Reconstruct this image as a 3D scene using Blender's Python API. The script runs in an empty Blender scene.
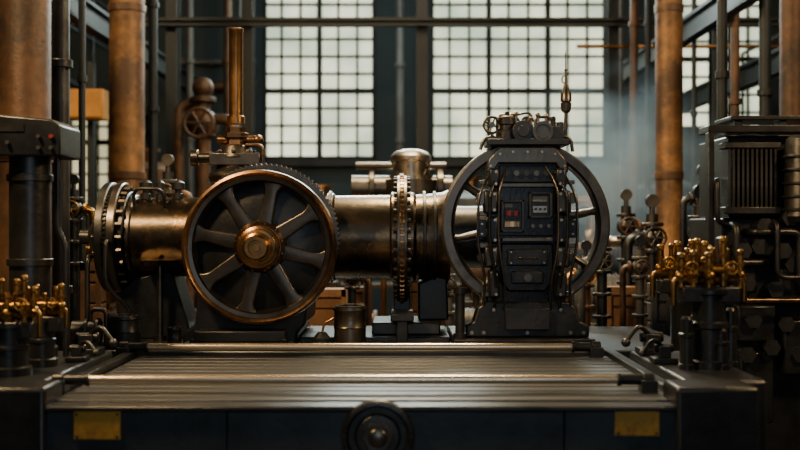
import bpy, bmesh, math, random
from mathutils import Vector, Matrix
random.seed(4)
F=1111.11; H=1.6
def X(px,d): return (px-400)*d/F
def Z(py,d): return H-(py-225)*d/F
def S(n,d): return n*d/F
V=Vector
# ------------------------------------------------------------------ materials
def mat(name,col,metal=0.0,rough=0.5,var=0.35,scale=6.0,bump=0.15,rust=None,rustamt=0.5,coat=0.0):
    m=bpy.data.materials.new(name); m.use_nodes=True
    nt=m.node_tree; N=nt.nodes; L=nt.links
    bs=N["Principled BSDF"]
    tc=N.new("ShaderNodeTexCoord")
    n1=N.new("ShaderNodeTexNoise"); n1.inputs["Scale"].default_value=scale; n1.inputs["Detail"].default_value=6; n1.inputs["Roughness"].default_value=0.65
    L.new(tc.outputs["Object"],n1.inputs["Vector"])
    cr=N.new("ShaderNodeValToRGB")
    cr.color_ramp.elements[0].position=0.3; cr.color_ramp.elements[1].position=0.72
    a=[c*(1-var) for c in col]; b=[min(1,c*(1+var)) for c in col]
    cr.color_ramp.elements[0].color=(*a,1); cr.color_ramp.elements[1].color=(*b,1)
    L.new(n1.outputs["Fac"],cr.inputs["Fac"])
    last=cr.outputs["Color"]
    if rust:
        n2=N.new("ShaderNodeTexNoise"); n2.inputs["Scale"].default_value=scale*0.6; n2.inputs["Detail"].default_value=8; n2.inputs["Roughness"].default_value=0.7
        L.new(tc.outputs["Object"],n2.inputs["Vector"])
        r2=N.new("ShaderNodeValToRGB"); r2.color_ramp.elements[0].position=1-rustamt-0.08; r2.color_ramp.elements[1].position=1-rustamt+0.08
        L.new(n2.outputs["Fac"],r2.inputs["Fac"])
        mx=N.new("ShaderNodeMix"); mx.data_type='RGBA'
        L.new(r2.outputs["Color"],mx.inputs["Factor"]); L.new(last,mx.inputs[6]); mx.inputs[7].default_value=(*rust,1)
        last=mx.outputs[2]
    L.new(last,bs.inputs["Base Color"])
    bs.inputs["Metallic"].default_value=metal
    if var>.1:
        mr=N.new("ShaderNodeMapRange"); mr.inputs["To Min"].default_value=max(0.08,rough-0.12); mr.inputs["To Max"].default_value=min(1,rough+0.14)
        L.new(n1.outputs["Fac"],mr.inputs["Value"]); L.new(mr.outputs["Result"],bs.inputs["Roughness"])
    else: bs.inputs["Roughness"].default_value=rough
    if coat: bs.inputs["Coat Weight"].default_value=coat
    if bump:
        n3=N.new("ShaderNodeTexNoise"); n3.inputs["Scale"].default_value=scale*7; n3.inputs["Detail"].default_value=4
        L.new(tc.outputs["Object"],n3.inputs["Vector"])
        bp=N.new("ShaderNodeBump"); bp.inputs["Strength"].default_value=bump; bp.inputs["Distance"].default_value=0.01
        L.new(n3.outputs["Fac"],bp.inputs["Height"]); L.new(bp.outputs["Normal"],bs.inputs["Normal"])
    return m
def emis(name,c1,c2,st,scale=1.2):
    m=bpy.data.materials.new(name); m.use_nodes=True
    nt=m.node_tree; N=nt.nodes; L=nt.links; bs=N["Principled BSDF"]
    tc=N.new("ShaderNodeTexCoord"); n1=N.new("ShaderNodeTexNoise"); n1.inputs["Scale"].default_value=scale; n1.inputs["Detail"].default_value=3
    L.new(tc.outputs["Object"],n1.inputs["Vector"])
    cr=N.new("ShaderNodeValToRGB"); cr.color_ramp.elements[0].position=0.36; cr.color_ramp.elements[1].position=0.64
    cr.color_ramp.elements[0].color=(*c1,1); cr.color_ramp.elements[1].color=(*c2,1)
    L.new(n1.outputs["Fac"],cr.inputs["Fac"]); L.new(cr.outputs["Color"],bs.inputs["Emission Color"])
    bs.inputs["Emission Strength"].default_value=st; bs.inputs["Base Color"].default_value=(.3,.33,.3,1); bs.inputs["Roughness"].default_value=0.6
    return m
DARK=mat("dark_steel",(.058,.058,.057),.85,.38,.4,5,.12)
BLACK=mat("black_paint",(.020,.022,.024),.4,.33,.4,7,.1)
JET=mat("oily_black_enamel",(.011,.012,.013),.3,.28,.4,7,.08)
GUN=mat("gunmetal",(.120,.108,.092),.95,.32,.35,5,.08)
WHEEL=mat("wheel_grey_steel",(.135,.128,.118),.8,.38,.35,5,.08,rust=(.06,.05,.042),rustamt=.42)
SPOKE=mat("flywheel_spoke_steel",(.080,.070,.058),.9,.32,.35,6,.08)
STEEL=mat("worn_steel",(.33,.29,.23),1,.30,.3,9,.08)
BODY=mat("oily_bronzed_iron",(.21,.138,.070),.97,.28,.4,5,.10,rust=(.065,.053,.040),rustamt=.52)
COPPER=mat("aged_copper",(.42,.22,.085),1,.32,.4,6,.1)
RIM=mat("wheel_rim_bronze",(.23,.135,.07),.95,.31,.4,6,.08,rust=(.07,.052,.04),rustamt=.46)
BRASS=mat("aged_brass",(.30,.165,.045),1,.35,.5,9,.08)
HUBM=mat("hub_bronze",(.34,.185,.075),1,.28,.35,8,.05)
ROD=mat("polished_rod",(.74,.62,.46),.85,.26,.05,3,.0)
PILLAR=mat("golden_rust_pillar",(.25,.122,.040),.3,.5,.6,3,.35,rust=(.065,.034,.016),rustamt=.52)
BROWN=mat("brown_column",(.11,.055,.026),.3,.5,.5,3,.3,rust=(.035,.022,.015),rustamt=.48)
WALL=mat("dark_teal_wall",(.020,.034,.038),0,.8,.35,1.5,.2)
WALLB=mat("brick_wall_paint",(.03,.03,.03),0,.85,.4,2,.3)
FLOORM=mat("dark_concrete_floor",(.05,.045,.04),0,.5,.45,2,.25)
CEIL=mat("dark_ceiling",(.015,.017,.018),0,.8,.3,2,.1)
FRAME=mat("window_iron",(.006,.008,.008),.1,.7,.3,4,0)
BEAM=mat("girder_paint",(.012,.016,.018),.4,.5,.4,4,.15)
SLAT=mat("slat_steel",(.040,.045,.051),.35,.42,.06,3,.0)
PLINTH=mat("plinth_steel",(.045,.050,.055),.6,.33,.35,4,.1)
BEDM=mat("bed_paint",(.026,.034,.040),.25,.42,.35,4,.12,rust=(.035,.031,.028),rustamt=.30)
YPLATE=mat("yellow_plate",(.46,.25,.03),.1,.5,.3,12,.1,rust=(.22,.12,.018),rustamt=.46)
RED=mat("red_paint",(.20,.014,.009),0,.45,.2,10,0)
WHITE=mat("ivory_dial",(.46,.41,.31),0,.5,.12,10,0)
ORANGE=mat("orange_paint_and_warm_light",(.42,.19,.03),.1,.5,.3,4,.1)  # plain paint on the pump, warm light painted on the cabinet
GREY=mat("grey_paint",(.09,.09,.086),.3,.5,.35,5,.15)
WOOD=mat("crate_wood",(.22,.11,.045),0,.65,.35,8,.2)
GLOW=emis("frosted_daylight_glass",(.38,.47,.34),(.95,.96,.68),1.75,1.3)
GLOW2=emis("amber_daylight_glass",(.45,.42,.24),(.75,.66,.38),1.3)

# ------------------------------------------------------------------ mesh builder
def basis(ax):
    return V(ax).normalized().to_track_quat('Z','Y').to_matrix()
class B:
    def __init__(s): s.bm=bmesh.new()
    def _quad(s,a,b,c,d):
        try: s.bm.faces.new((a,b,c,d))
        except ValueError: pass
    def box(s,c,size,rot=None):
        M=Matrix.Translation(V(c))
        if rot: M=M@(Matrix.Rotation(rot[2],4,'Z')@Matrix.Rotation(rot[1],4,'Y')@Matrix.Rotation(rot[0],4,'X'))
        M=M@Matrix.Diagonal((size[0],size[1],size[2],1))
        bmesh.ops.create_cube(s.bm,size=1,matrix=M); return s
    def bx(s,x0,x1,y0,y1,z0,z1):
        return s.box(((x0+x1)/2,(y0+y1)/2,(z0+z1)/2),(abs(x1-x0),abs(y1-y0),abs(z1-z0)))
    def cyl(s,p1,p2,r,r2=None,n=24):
        p1=V(p1);p2=V(p2); L=(p2-p1).length
        return s.lathe([(0,0),(0,r),(L,r if r2 is None else r2),(L,0)],p1,p2-p1,n)
    def lathe(s,prof,o,ax,n=40,closed=False,sc=(1,1)):
        m=basis(ax); o=V(o); rings=[]
        for t,r in prof:
            if r<1e-6:
                v=s.bm.verts.new(o+m@V((0,0,t))); rings.append([v]*n)
            else:
                rings.append([s.bm.verts.new(o+m@V((r*sc[0]*math.cos(2*math.pi*i/n),r*sc[1]*math.sin(2*math.pi*i/n),t))) for i in range(n)])
        pairs=list(zip(rings,rings[1:]))
        if closed: pairs.append((rings[-1],rings[0]))
        for A,Bq in pairs:
            for i in range(n):
                j=(i+1)%n
                vs=[]
                for v in (A[i],A[j],Bq[j],Bq[i]):
                    if v not in vs: vs.append(v)
                if len(vs)>=3:
                    try: s.bm.faces.new(vs)
                    except ValueError: pass
        return s
    def ring(s,c,ax,Ro,Ri,t,ch=0.0,n=64):
        h=t/2; k=ch or min(t,Ro-Ri)*.15
        return s.lathe([(-h,Ri+k),(-h,Ro-k),(-h+k,Ro),(h-k,Ro),(h,Ro-k),(h,Ri+k),(h-k,Ri),(-h+k,Ri)],c,ax,n,closed=True)
    def torus(s,c,ax,R,r,n=48,m=12):
        return s.lathe([(r*math.sin(2*math.pi*k/m),R+r*math.cos(2*math.pi*k/m)) for k in range(m)],c,ax,n,closed=True)
    def sphere(s,c,r,sc=(1,1,1),u=20,v=12):
        bmesh.ops.create_uvsphere(s.bm,u_segments=u,v_segments=v,radius=r,matrix=Matrix.Translation(V(c))@Matrix.Diagonal((*sc,1))); return s
    def gear(s,c,ax,Ro,Ri,t,teeth,dep):
        m=basis(ax);c=V(c);n=teeth*4;out=[[],[]];inn=[[],[]]
        for i in range(n):
            a=2*math.pi*i/n; R=Ro if i%4<2 else Ro-dep
            for k,h in enumerate((-t/2,t/2)):
                out[k].append(s.bm.verts.new(c+m@V((R*math.cos(a),R*math.sin(a),h))))
                inn[k].append(s.bm.verts.new(c+m@V((Ri*math.cos(a),Ri*math.sin(a),h))))
        for i in range(n):
            j=(i+1)%n
            s._quad(out[0][i],out[0][j],out[1][j],out[1][i]); s._quad(inn[0][i],inn[1][i],inn[1][j],inn[0][j])
            s._quad(out[0][i],inn[0][i],inn[0][j],out[0][j]); s._quad(out[1][i],out[1][j],inn[1][j],inn[1][i])
        return s
    def bolts(s,c,ax,R,n,r,h,ph=0,seg=6):
        m=basis(ax);c=V(c)
        for i in range(n):
            a=2*math.pi*(i+ph)/n; p=c+m@V((R*math.cos(a),R*math.sin(a),0)); q=p+m@V((0,0,h))
            s.cyl(p,q,r,r*.92,seg)
        return s
    def prism(s,pts,y0,y1):
        a=[s.bm.verts.new((x,y0,z)) for x,z in pts]; b=[s.bm.verts.new((x,y1,z)) for x,z in pts]
        s.bm.faces.new(a); s.bm.faces.new(b[::-1]); n=len(pts)
        for i in range(n): s._quad(a[i],b[i],b[(i+1)%n],a[(i+1)%n])
        return s
    def pipe(s,pts,r,fil=0.06,n=14,radii=None):
        pts=[V(p) for p in pts]; path=[pts[0]]
        for i in range(1,len(pts)-1):
            p=pts[i]; a=pts[i-1]-p; b=pts[i+1]-p; f=min(fil,a.length*.49,b.length*.49)
            A=p+a.normalized()*f; C=p+b.normalized()*f
            for k in range(6):
                t=k/5; path.append(A*(1-t)**2+p*2*t*(1-t)+C*t*t)
        path.append(pts[-1]); rings=[]
        up=None
        for i,p in enumerate(path):
            t=(path[min(i+1,len(path)-1)]-path[max(i-1,0)]).normalized()
            if up is None:
                up=V((0,0,1)) if abs(t.z)<.9 else V((1,0,0))
            up=(up-t*up.dot(t)).normalized(); w=t.cross(up)
            rings.append([s.bm.verts.new(p+(up*math.cos(2*math.pi*k/n)+w*math.sin(2*math.pi*k/n))*r) for k in range(n)])
        for A,C in zip(rings,rings[1:]):
            for i in range(n): s._quad(A[i],A[(i+1)%n],C[(i+1)%n],C[i])
        s.bm.faces.new(rings[0]); s.bm.faces.new(rings[-1][::-1]); return s
ORG={}
COL=bpy.context.scene.collection
def thing(name,label,cat,o,group=None):
    e=bpy.data.objects.new(name,None); e.location=o; e.empty_display_size=.1; COL.objects.link(e)
    e["label"]=label; e["category"]=cat
    if group: e["group"]=group
    ORG[e.name]=V(o); return e
def put(b,name,m,parent=None,label=None,cat=None,bevel=0.0,kind=None,group=None,ang=.6):
    bm=b.bm
    bmesh.ops.recalc_face_normals(bm,faces=bm.faces)
    lo=V((min(v.co.x for v in bm.verts),min(v.co.y for v in bm.verts),min(v.co.z for v in bm.verts)))
    hi=V((max(v.co.x for v in bm.verts),max(v.co.y for v in bm.verts),max(v.co.z for v in bm.verts)))
    o=(lo+hi)/2
    if parent is None: o.z=lo.z
    for v in bm.verts: v.co-=o
    for f in bm.faces: f.smooth=True
    for e in bm.edges:
        if len(e.link_faces)==2 and e.calc_face_angle(0)>ang: e.smooth=False
    me=bpy.data.meshes.new(name); bm.to_mesh(me); bm.free(); me.materials.append(m)
    ob=bpy.data.objects.new(name,me); COL.objects.link(ob)
    if parent is not None:
        ob.parent=parent; ob.location=o-ORG[parent.name]
    else: ob.location=o
    ORG[ob.name]=o.copy()
    if label: ob["label"]=label
    if cat: ob["category"]=cat
    if kind: ob["kind"]=kind
    if group: ob["group"]=group
    if bevel:
        md=ob.modifiers.new("bevel",'BEVEL'); md.width=bevel; md.segments=2; md.limit_method='ANGLE'; md.angle_limit=.6
    return ob

# ------------------------------------------------------------------ room
WY=14.0; XL=-5.0; XR=5.4; CZ=5.6; Y0=-1.5
put(B().bx(XL,XR,Y0,WY+.3,-.2,0),"floor",FLOORM,kind="structure")
put(B().bx(XL,XR,Y0,WY+.3,CZ,CZ+.2),"ceiling",CEIL,kind="structure")
put(B().bx(XL-.25,XL,Y0,WY+.3,0,CZ),"wall_left",WALLB,kind="structure")
put(B().bx(XR,XR+.25,Y0,WY+.3,0,CZ),"wall_right",WALLB,kind="structure")
wins=[(X(66,WY),X(111,WY),1.84,3.05,3,6,GLOW2),(X(262,WY),X(376,WY),2.42,5.05,6,12,GLOW),(X(430,WY),X(608,WY),2.42,5.05,9,12,GLOW),(X(678,WY),X(768,WY),2.80,5.05,5,10,GLOW)]
wb=B(); prev=XL
for (a,b,z0,z1,nx,nz,g) in wins:
    wb.bx(prev,a,WY,WY+.3,0,CZ); wb.bx(a,b,WY,WY+.3,0,z0); wb.bx(a,b,WY,WY+.3,z1,CZ); prev=b
wb.bx(prev,XR,WY,WY+.3,0,CZ)
put(wb,"wall_back",WALL,kind="structure")
for i,(a,b,z0,z1,nx,nz,g) in enumerate(wins):
    f=B(); y=WY+.06
    f.bx(a,a+.05,y-.04,y+.1,z0,z1); f.bx(b-.05,b,y-.04,y+.1,z0,z1); f.bx(a,b,y-.04,y+.1,z0,z0+.05); f.bx(a,b,y-.04,y+.1,z1-.05,z1)
    for k in range(1,nx):
        x=a+(b-a)*k/nx; w=.032 if (nx>4 and k%3==0) else .015; f.bx(x-w,x+w,y,y+.05,z0,z1)
    for k in range(1,nz):
        z=z0+(z1-z0)*k/nz; w=.034 if k%4==0 else .015; f.bx(a,b,y+.005,y+.045,z-w,z+w)
    fo=put(f,"window_%d"%(i+1),FRAME,kind="structure")
    put(B().bx(a+.02,b-.02,y+.055,y+.07,z0+.02,z1-.02),"glass",g,parent=fo)
    put(B().bx(a-.08,b+.08,WY-.1,WY,z0-.08,z0),"trim_%d"%(i+1),BEAM,kind="structure")

# ------------------------------------------------------------------ pillars and girders
def pillar(px,wpx,d,m,label,cat="pillar"):
    x=X(px,d); r=S(wpx/2,d); t=thing("pillar",label,cat,(x,d,0))
    put(B().lathe([(0,0),(0,r*1.5),(.1,r*1.5),(.14,r*1.15),(.2,r*1.15),(.24,r),(CZ-.3,r),(CZ-.24,r*1.2),(CZ-.1,r*1.35),(CZ,r*1.5),(CZ,0)],(x,d,0),(0,0,1),40),"shaft",m,t)
    for z in (2.0,3.35): put(B().ring((x,d,z),(0,0,1),r*1.07,r*.98,.06),"collar",m,t)
    return t
pillar(127,35,9.0,PILLAR,"golden rust round cast iron pillar by the window wall")
pillar(669,27,9.0,PILLAR,"golden rust round iron pillar behind the brass valves")
pillar(23,54,6.6,BROWN,"thick dark brown iron column behind the control pedestal")
pillar(793,26,7.6,BROWN,"dark brown iron column behind the finned machine")
def vpipe(px,wpx,d,m,label):
    x=X(px,d); r=S(wpx/2,d)
    b=B().cyl((x,d,0),(x,d,CZ),r,n=20)
    for z in (1.2,2.6,3.5): b.ring((x,d,z),(0,0,1),r*1.35,r*.9,.05)
    return put(b,"vertical_pipe",m,label=label,cat="pipe")
vpipe(61,17,6.9,DARK,"dark vertical steel pipe beside the brown column")
vpipe(634,8,10.5,BROWN,"thin rusty vertical pipe near the window")
vpipe(735,9,9.0,BROWN,"thin brown vertical pipe in front of the window")
vpipe(153,9,9.6,BEAM,"dark vertical pipe beside the golden rust pillar")
vpipe(648,6,10.5,BEAM,"thin dark vertical pipe near the window")
vpipe(765,12,8.4,BEAM,"dark vertical pipe by the side wall")
vpipe(190,7,12.9,GREY,"grey vertical pipe on the teal wall")
vpipe(228,9,12.9,BROWN,"brown vertical pipe on the teal wall")
vpipe(240,5,12.9,GREY,"thin grey vertical pipe on the teal wall")
vpipe(400,7,13.2,GREY,"grey vertical pipe between the two large windows")
vpipe(620,6,12.6,GREY,"thin grey vertical pipe on the teal wall")
vpipe(694,5,10.0,BEAM,"thin dark vertical pipe in front of the narrow window")
vpipe(722,10,7.4,BEAM,"dark vertical pipe behind the finned machine")
vpipe(82,7,7.6,BEAM,"thin dark vertical pipe near the side wall")
def hpipe(p0,p1,q,r,m,label):
    d=WY-r*1.5
    b=B().cyl((X(p0,d),d,Z(q,d)),(X(p1,d),d,Z(q,d)),r,n=16)
    for k in range(3): 
        px=p0+(p1-p0)*(k+.5)/3; b.ring((X(px,d),d,Z(q,d)),(1,0,0),r*1.5,r*.9,.05,n=24)
    return put(b,"horizontal_pipe",m,label=label,cat="pipe")
hpipe(166,256,62,.04,GREY,"grey horizontal pipe along the teal wall")
hpipe(200,256,86,.06,BROWN,"brown horizontal pipe along the teal wall")
hpipe(614,672,90,.05,GREY,"grey horizontal pipe beside the window")
def ipost(px,d,w=.11):
    x=X(px,d); b=B()
    b.bx(x-w/2,x+w/2,d-.08,d-.06,.0,CZ); b.bx(x-w/2,x+w/2,d+.06,d+.08,0,CZ); b.bx(x-.01,x+.01,d-.06,d+.06,0,CZ); b.bx(x-w*.9,x+w*.9,d-.12,d+.12,0,.03)
    return put(b,"steel_post",BEAM,label="dark painted steel I-section post holding up the girder",cat="post",group="girder posts")
GD=11.0
for px in (173,248,422,612,716): ipost(px,GD)
zt=Z(22,GD); b=B(); x0=-3.2; x1=4.15
b.bx(x0,x1,GD-.2,GD-.09,zt-.02,zt+.01); b.bx(x0,x1,GD-.2,GD-.09,zt-.07,zt-.05); b.bx(x0,x1,GD-.15,GD-.13,zt-.06,zt)
put(b,"girder",BEAM,label="dark horizontal steel girder spanning in front of the windows",cat="girder")
zt=Z(48,GD); put(B().cyl((X(575,GD),GD-.105,zt),(4.1,GD-.105,zt),.02),"horizontal_pipe",COPPER,label="thin copper pipe running under the girder",cat="pipe")
def catwalk(xa,xb,z,label):
    t=thing("catwalk",label,"catwalk",((xa+xb)/2,10,z)); ed=xb if abs(xb)<abs(xa) else xa
    put(B().bx(xa,xb,6.0,13.7,z,z+.05),"deck",BEAM,t,bevel=.01)
    put(B().bx(ed-.04,ed+.04,6.0,13.7,z-.16,z),"edge_beam",BEAM,t)
    for k in range(9): y=6.1+k*.94; put(B().cyl((ed,y,z+.05),(ed,y,z+1.0),.02,n=10),"rail_post",BEAM,t)
    for h in (.55,1.0): put(B().cyl((ed,6.05,z+h),(ed,13.65,z+h),.02,n=10),"hand_rail",BEAM,t)
catwalk(XL,-3.25,3.0,"dark steel catwalk with railing along the side wall")
catwalk(4.2,XR,2.7,"dark steel catwalk with railing along the opposite wall")
for sx,z in ((-3.12,2.75),(-2.60,3.25),(2.615,3.28),(3.35,2.95)):
    b=B(); b.bx(sx-.05,sx+.05,7.2,13.88,z-.015,z+.015); b.bx(sx-.05,sx+.05,7.2,13.88,z+.17,z+.2); b.bx(sx-.01,sx+.01,7.2,WY,z,z+.2)
    put(b,"crane_rail",BEAM,label="dark riveted overhead rail running to the window wall",cat="beam",group="overhead rails")

# ------------------------------------------------------------------ machine bed
BZ=.985; SB=BZ+.05
bed=thing("machine_bed","dark blue-grey steel machine bed with slatted deck, rods and yellow plates","machine bed",(-.1,5,0))
FY=3.87
b=B(); b.bx(-1.26,1.05,FY+.02,5.45,0,BZ-.04); put(b,"body",BEDM,bed,bevel=.01)
b=B(); b.bx(-1.62,1.5,5.45,6.75,0,BZ); put(b,"rear_plinth",PLINTH,bed,bevel=.012,label="wide dark steel plinth under the engine")
pan=[(-1.40,-.60),(-.597,.567),(.57,1.19)]
for a,c in pan:
    b=B(); b.bx(a,c,FY-.03,FY+.02,.05,BZ-.03); fpn=put(b,"front_panel",BEDM,bed,bevel=.004)
b=B(); b.bx(-1.26,1.0,FY-.045,FY+.06,BZ-.028,BZ-.01); put(b,"front_lip",PLINTH,bed,bevel=.006)
b=B(); b.bx(-1.24,1.0,FY+.05,5.42,BZ-.045,BZ-.03); dk=put(b,"deck",BLACK,bed)
y=FY+.065
while y<5.25:
    b=B(); b.bx(-1.23,.99,y,y+.090,BZ-.03,BZ-.004); put(b,"slat",SLAT,dk,bevel=.005); y+=.112
for x,w in ((-1.27,.05),(1.0,.05)):
    b=B(); b.bx(x-w/2,x+w/2,FY+.05,5.45,BZ-.04,BZ+.02); put(b,"side_guide",BLACK,bed,bevel=.006)
b=B(); b.bx(-1.78,-1.29,4.04,5.0,0,SB); put(b,"side_block",BLACK,bed,bevel=.015)
b=B(); b.bx(-1.66,-1.22,FY-.05,4.03,.0,SB+.006); put(b,"corner_block",BLACK,bed,bevel=.015)
b=B(); b.bx(1.03,1.34,4.04,5.0,0,SB); put(b,"side_block",BLACK,bed,bevel=.015)
b=B(); b.bx(.95,1.24,FY-.05,4.03,.0,SB+.006); put(b,"corner_block",BLACK,bed,bevel=.015)
for d,xa,xb,r in ((5.22,X(124,5.22),X(596,5.22),.018),(4.12,-1.265,X(648,4.12),.0165)):
    z=BZ+.042
    put(B().cyl((xa,d,z),(xb,d,z),r,n=32),"guide_rod",ROD,bed,label="polished steel guide rod")
    for x,sg in ((xa,1),(xb,-1)):
        b=B(); b.cyl((x-.02,d,z),(x+.02,d,z),r*1.5,n=20); b.cyl((x+sg*.02,d,z),(x+sg*.10,d,z),r*1.2,n=20); b.cyl((x+sg*.10,d,z),(x+sg*.115,d,z),r*1.45,n=20)
        b.bx(x-.03,x+.03,d-.035,d+.035,BZ-.02,z); put(b,"rod_bracket",BLACK,bed,bevel=.003)
c=(X(378,FY),FY-.03,Z(434,FY)); b=B()
b.lathe([(0,0),(0,.124),(.010,.128),(.024,.122),(.028,.108),(.016,.100),(.016,.080),(.026,.072),(.032,0)],c,(0,-1,0),56)
b.bolts((c[0],c[1]-.022,c[2]),(0,-1,0),.115,16,.005,.010); cov=put(b,"round_cover",DARK,bed)
b=B(); b.cyl((c[0],c[1]-.03,c[2]),(c[0],c[1]-.045,c[2]),.055,n=6); b.lathe([(0,0),(0,.034),(.01,.032),(.016,.02),(.018,0)],(c[0],c[1]-.044,c[2]),(0,-1,0),24); put(b,"hex_nut",GUN,cov,bevel=.003)
for px,py,w,h in ((100,423.5,46,28),(635,420,44,28)):
    x=X(px,FY);z=Z(py,FY);w=S(w,FY)/2;h=S(h,FY)/2
    b=B(); b.bx(x-w,x+w,FY-.038,FY-.03,z-h,z+h); pl=put(b,"name_plate",YPLATE,bed,bevel=.002,label="worn yellow plate")
    for sx in (-1,1):
        for sz in (-1,1): put(B().cyl((x+sx*(w-.01),FY-.043,z+sz*(h-.01)),(x+sx*(w-.01),FY-.037,z+sz*(h-.01)),.0045,n=8),"rivet",DARK,pl)
def clamp(x,y,s=1,fl=1):
    t=thing("clamp_lever","black cast clamp with lever standing on the bed edge","clamp",(x,y,SB),group="bed clamps")
    z=SB
    b=B(); b.bx(x-.06*s,x+.06*s,y-.06*s,y+.06*s,z,z+.03*s); b.bx(x-.03*s,x+.03*s,y-.04*s,y+.04*s,z+.03*s,z+.09*s); b.cyl((x-.05*s,y,z+.075*s),(x+.05*s,y,z+.075*s),.022*s,n=16); put(b,"base",BLACK,t,bevel=.004)
    b=B(); b.pipe([(x,y,z+.08*s),(x+fl*.06*s,y-.02,z+.13*s),(x+fl*.12*s,y-.04,z+.06*s)],.01*s,.03); b.sphere((x+fl*.12*s,y-.04,z+.055*s),.02*s); put(b,"lever",DARK,t)
clamp(-1.36,4.84,1,1); clamp(-1.34,4.62,.7,1); clamp(1.10,4.86,1,-1); clamp(1.08,4.55,.8,-1)

# ------------------------------------------------------------------ main engine
D=6.1; s=D/F; EZ=Z(237,D)
eng=thing("steam_engine","bronzed horizontal engine with spoked flywheel and bolted flanges","steam engine",(X(260,D),D,BZ))
prof=[(128,0),(128,39.5),(200,39.5),(215,40),(240,41),(326,41),(328,44),(334,44),(336,41.5),(390,42),(392,45),(413,45),(416,42.5),(426,43),(436,44),(443,45),(447,47),(449,47),(450,0)]
put(B().lathe([((p-128)*s,r*s) for p,r in prof],(X(128,D),D,EZ),(1,0,0),72),"cylinder_body",BODY,eng)
for px in (331,424,434):
    put(B().ring((X(px,D),D,EZ),(1,0,0),s*46,s*36,s*3),"band",DARK,eng)
xf=X(112,D)
def disc(x0,th,r,nb,label,m,bl=.018,br=.013):
    b=B(); b.lathe([(0,0),(0,r-.006),(.006,r),(th-.006,r),(th,r-.006),(th,0)],(x0,D,EZ),(1,0,0),72); b.bolts((x0+th,D,EZ),(1,0,0),r-.030,nb,br,bl); return put(b,label,m,eng)
disc(xf-.025,.045,.300,24,"end_flange",DARK,.02,.014)
b=B(); b.gear((xf+.028,D,EZ),(1,0,0),.292,.2,.016,72,.012); put(b,"gasket_ring",BLACK,eng)
disc(xf+.037,.045,.298,24,"end_flange",GUN,.035,.015)
disc(xf+.082,.035,.250,18,"inner_flange",DARK,.02,.011)
disc(xf+.117,.030,.232,16,"inner_flange",GUN,.018,.011)
b=B(); b.lathe([(0,0),(0,.05),(.03,.1),(.07,.15),(.10,.17),(.1,0)],(xf-.12,D,EZ),(1,0,0),40); b.cyl((xf-.17,D,EZ),(xf-.1,D,EZ),.04); b.bolts((xf-.05,D,EZ),(-1,0,0),.12,8,.012,.03); put(b,"end_cap",DARK,eng)
for pts,r in (([(xf+.06,D-.31,EZ-.02),(xf+.06,D-.36,EZ-.02),(xf+.06,D-.36,EZ-.25),(xf+.18,D-.30,EZ-.38),(xf+.18,D-.30,BZ)],.012),([(xf-.04,D-.26,EZ-.1),(xf-.04,D-.34,EZ-.1),(xf-.04,D-.34,EZ-.5),(xf-.04,D-.2,EZ-.54)],.013),([(xf+.16,D-.16,EZ+.17),(xf+.16,D-.18,EZ+.26),(xf+.32,D-.18,EZ+.26),(xf+.32,D-.14,EZ+.15)],.009)):
    put(B().pipe(pts,r),"oil_pipe",DARK,eng)
for px in (148,162,180):
    x=X(px,D); zt=EZ+.205; k=1 if px!=162 else .75; b=B(); b.lathe([(0,0),(0,.03*k),(.03,.03*k),(.035,.018*k),(.05,.018*k),(.055,.036*k),(.09,.036*k),(.10,.02*k),(.11,0)],(x,D-.05,zt),(0,0,1),20); put(b,"oil_cup",DARK,eng)
GY=5.80; gx=X(265,GY); gz=Z(238,GY)
b=B(); b.gear((gx,GY,gz),(0,1,0),.390,.32,.05,92,.010); b.bolts((gx,GY-.025,gz),(0,-1,0),.37,36,.006,.012)
put(b,"ring_gear",GUN,eng)
b=B(); b.ring((gx,GY+.05,gz),(0,1,0),.36,.1,.05); put(b,"gear_web",BLACK,eng)
WYY=5.58; cx=X(260,WYY); cz=Z(247,WYY); R=S(77,WYY)
b=B()
b.lathe([(-.050,R-.030),(-.062,R-.016),(-.056,R-.003),(-.04,R),(.04,R),(.055,R-.005),(.055,R-.034),(-.035,R-.038)],(cx,WYY,cz),(0,1,0),96,closed=True)
fw=put(b,"flywheel",RIM,eng,label="large flywheel with worn bronze-brown rim")
b=B(); b.lathe([(-.050,R-.032),(-.046,R-.052),(-.020,R-.064),(.03,R-.072),(.03,R-.034)],(cx,WYY,cz),(0,1,0),96,closed=True); put(b,"inner_ring",SPOKE,fw)
b=B(); b.lathe([(0,0),(0,R-.045),(.01,R-.045),(-.005,R*.8),(-.03,R*.45),(-.035,.1),(.01,0)],(cx,WYY+.03,cz),(0,1,0),72); put(b,"back_disc",BLACK,fw)
b=B(); b.lathe([(0,0),(0,.130),(.02,.136),(.055,.128),(.07,.114),(.076,.110),(.080,.0)],(cx,WYY+.02,cz),(0,-1,0),56); b.bolts((cx,WYY-.04,cz),(0,-1,0),.120,12,.006,.012,ph=.5); put(b,"hub_plate",RIM,fw)
b=B(); b.lathe([(0,0),(0,.104),(.02,.108),(.03,.104),(.036,.090),(.05,.088),(.054,.074),(.075,.072),(.08,.062),(.12,.059),(.125,.054),(.125,.038),(.11,.035),(.11,.022),(.12,.02),(.12,.0)],(cx,WYY-.055,cz),(0,-1,0),56); put(b,"hub",HUBM,fw,label="stepped copper-bronze hub")
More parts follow.
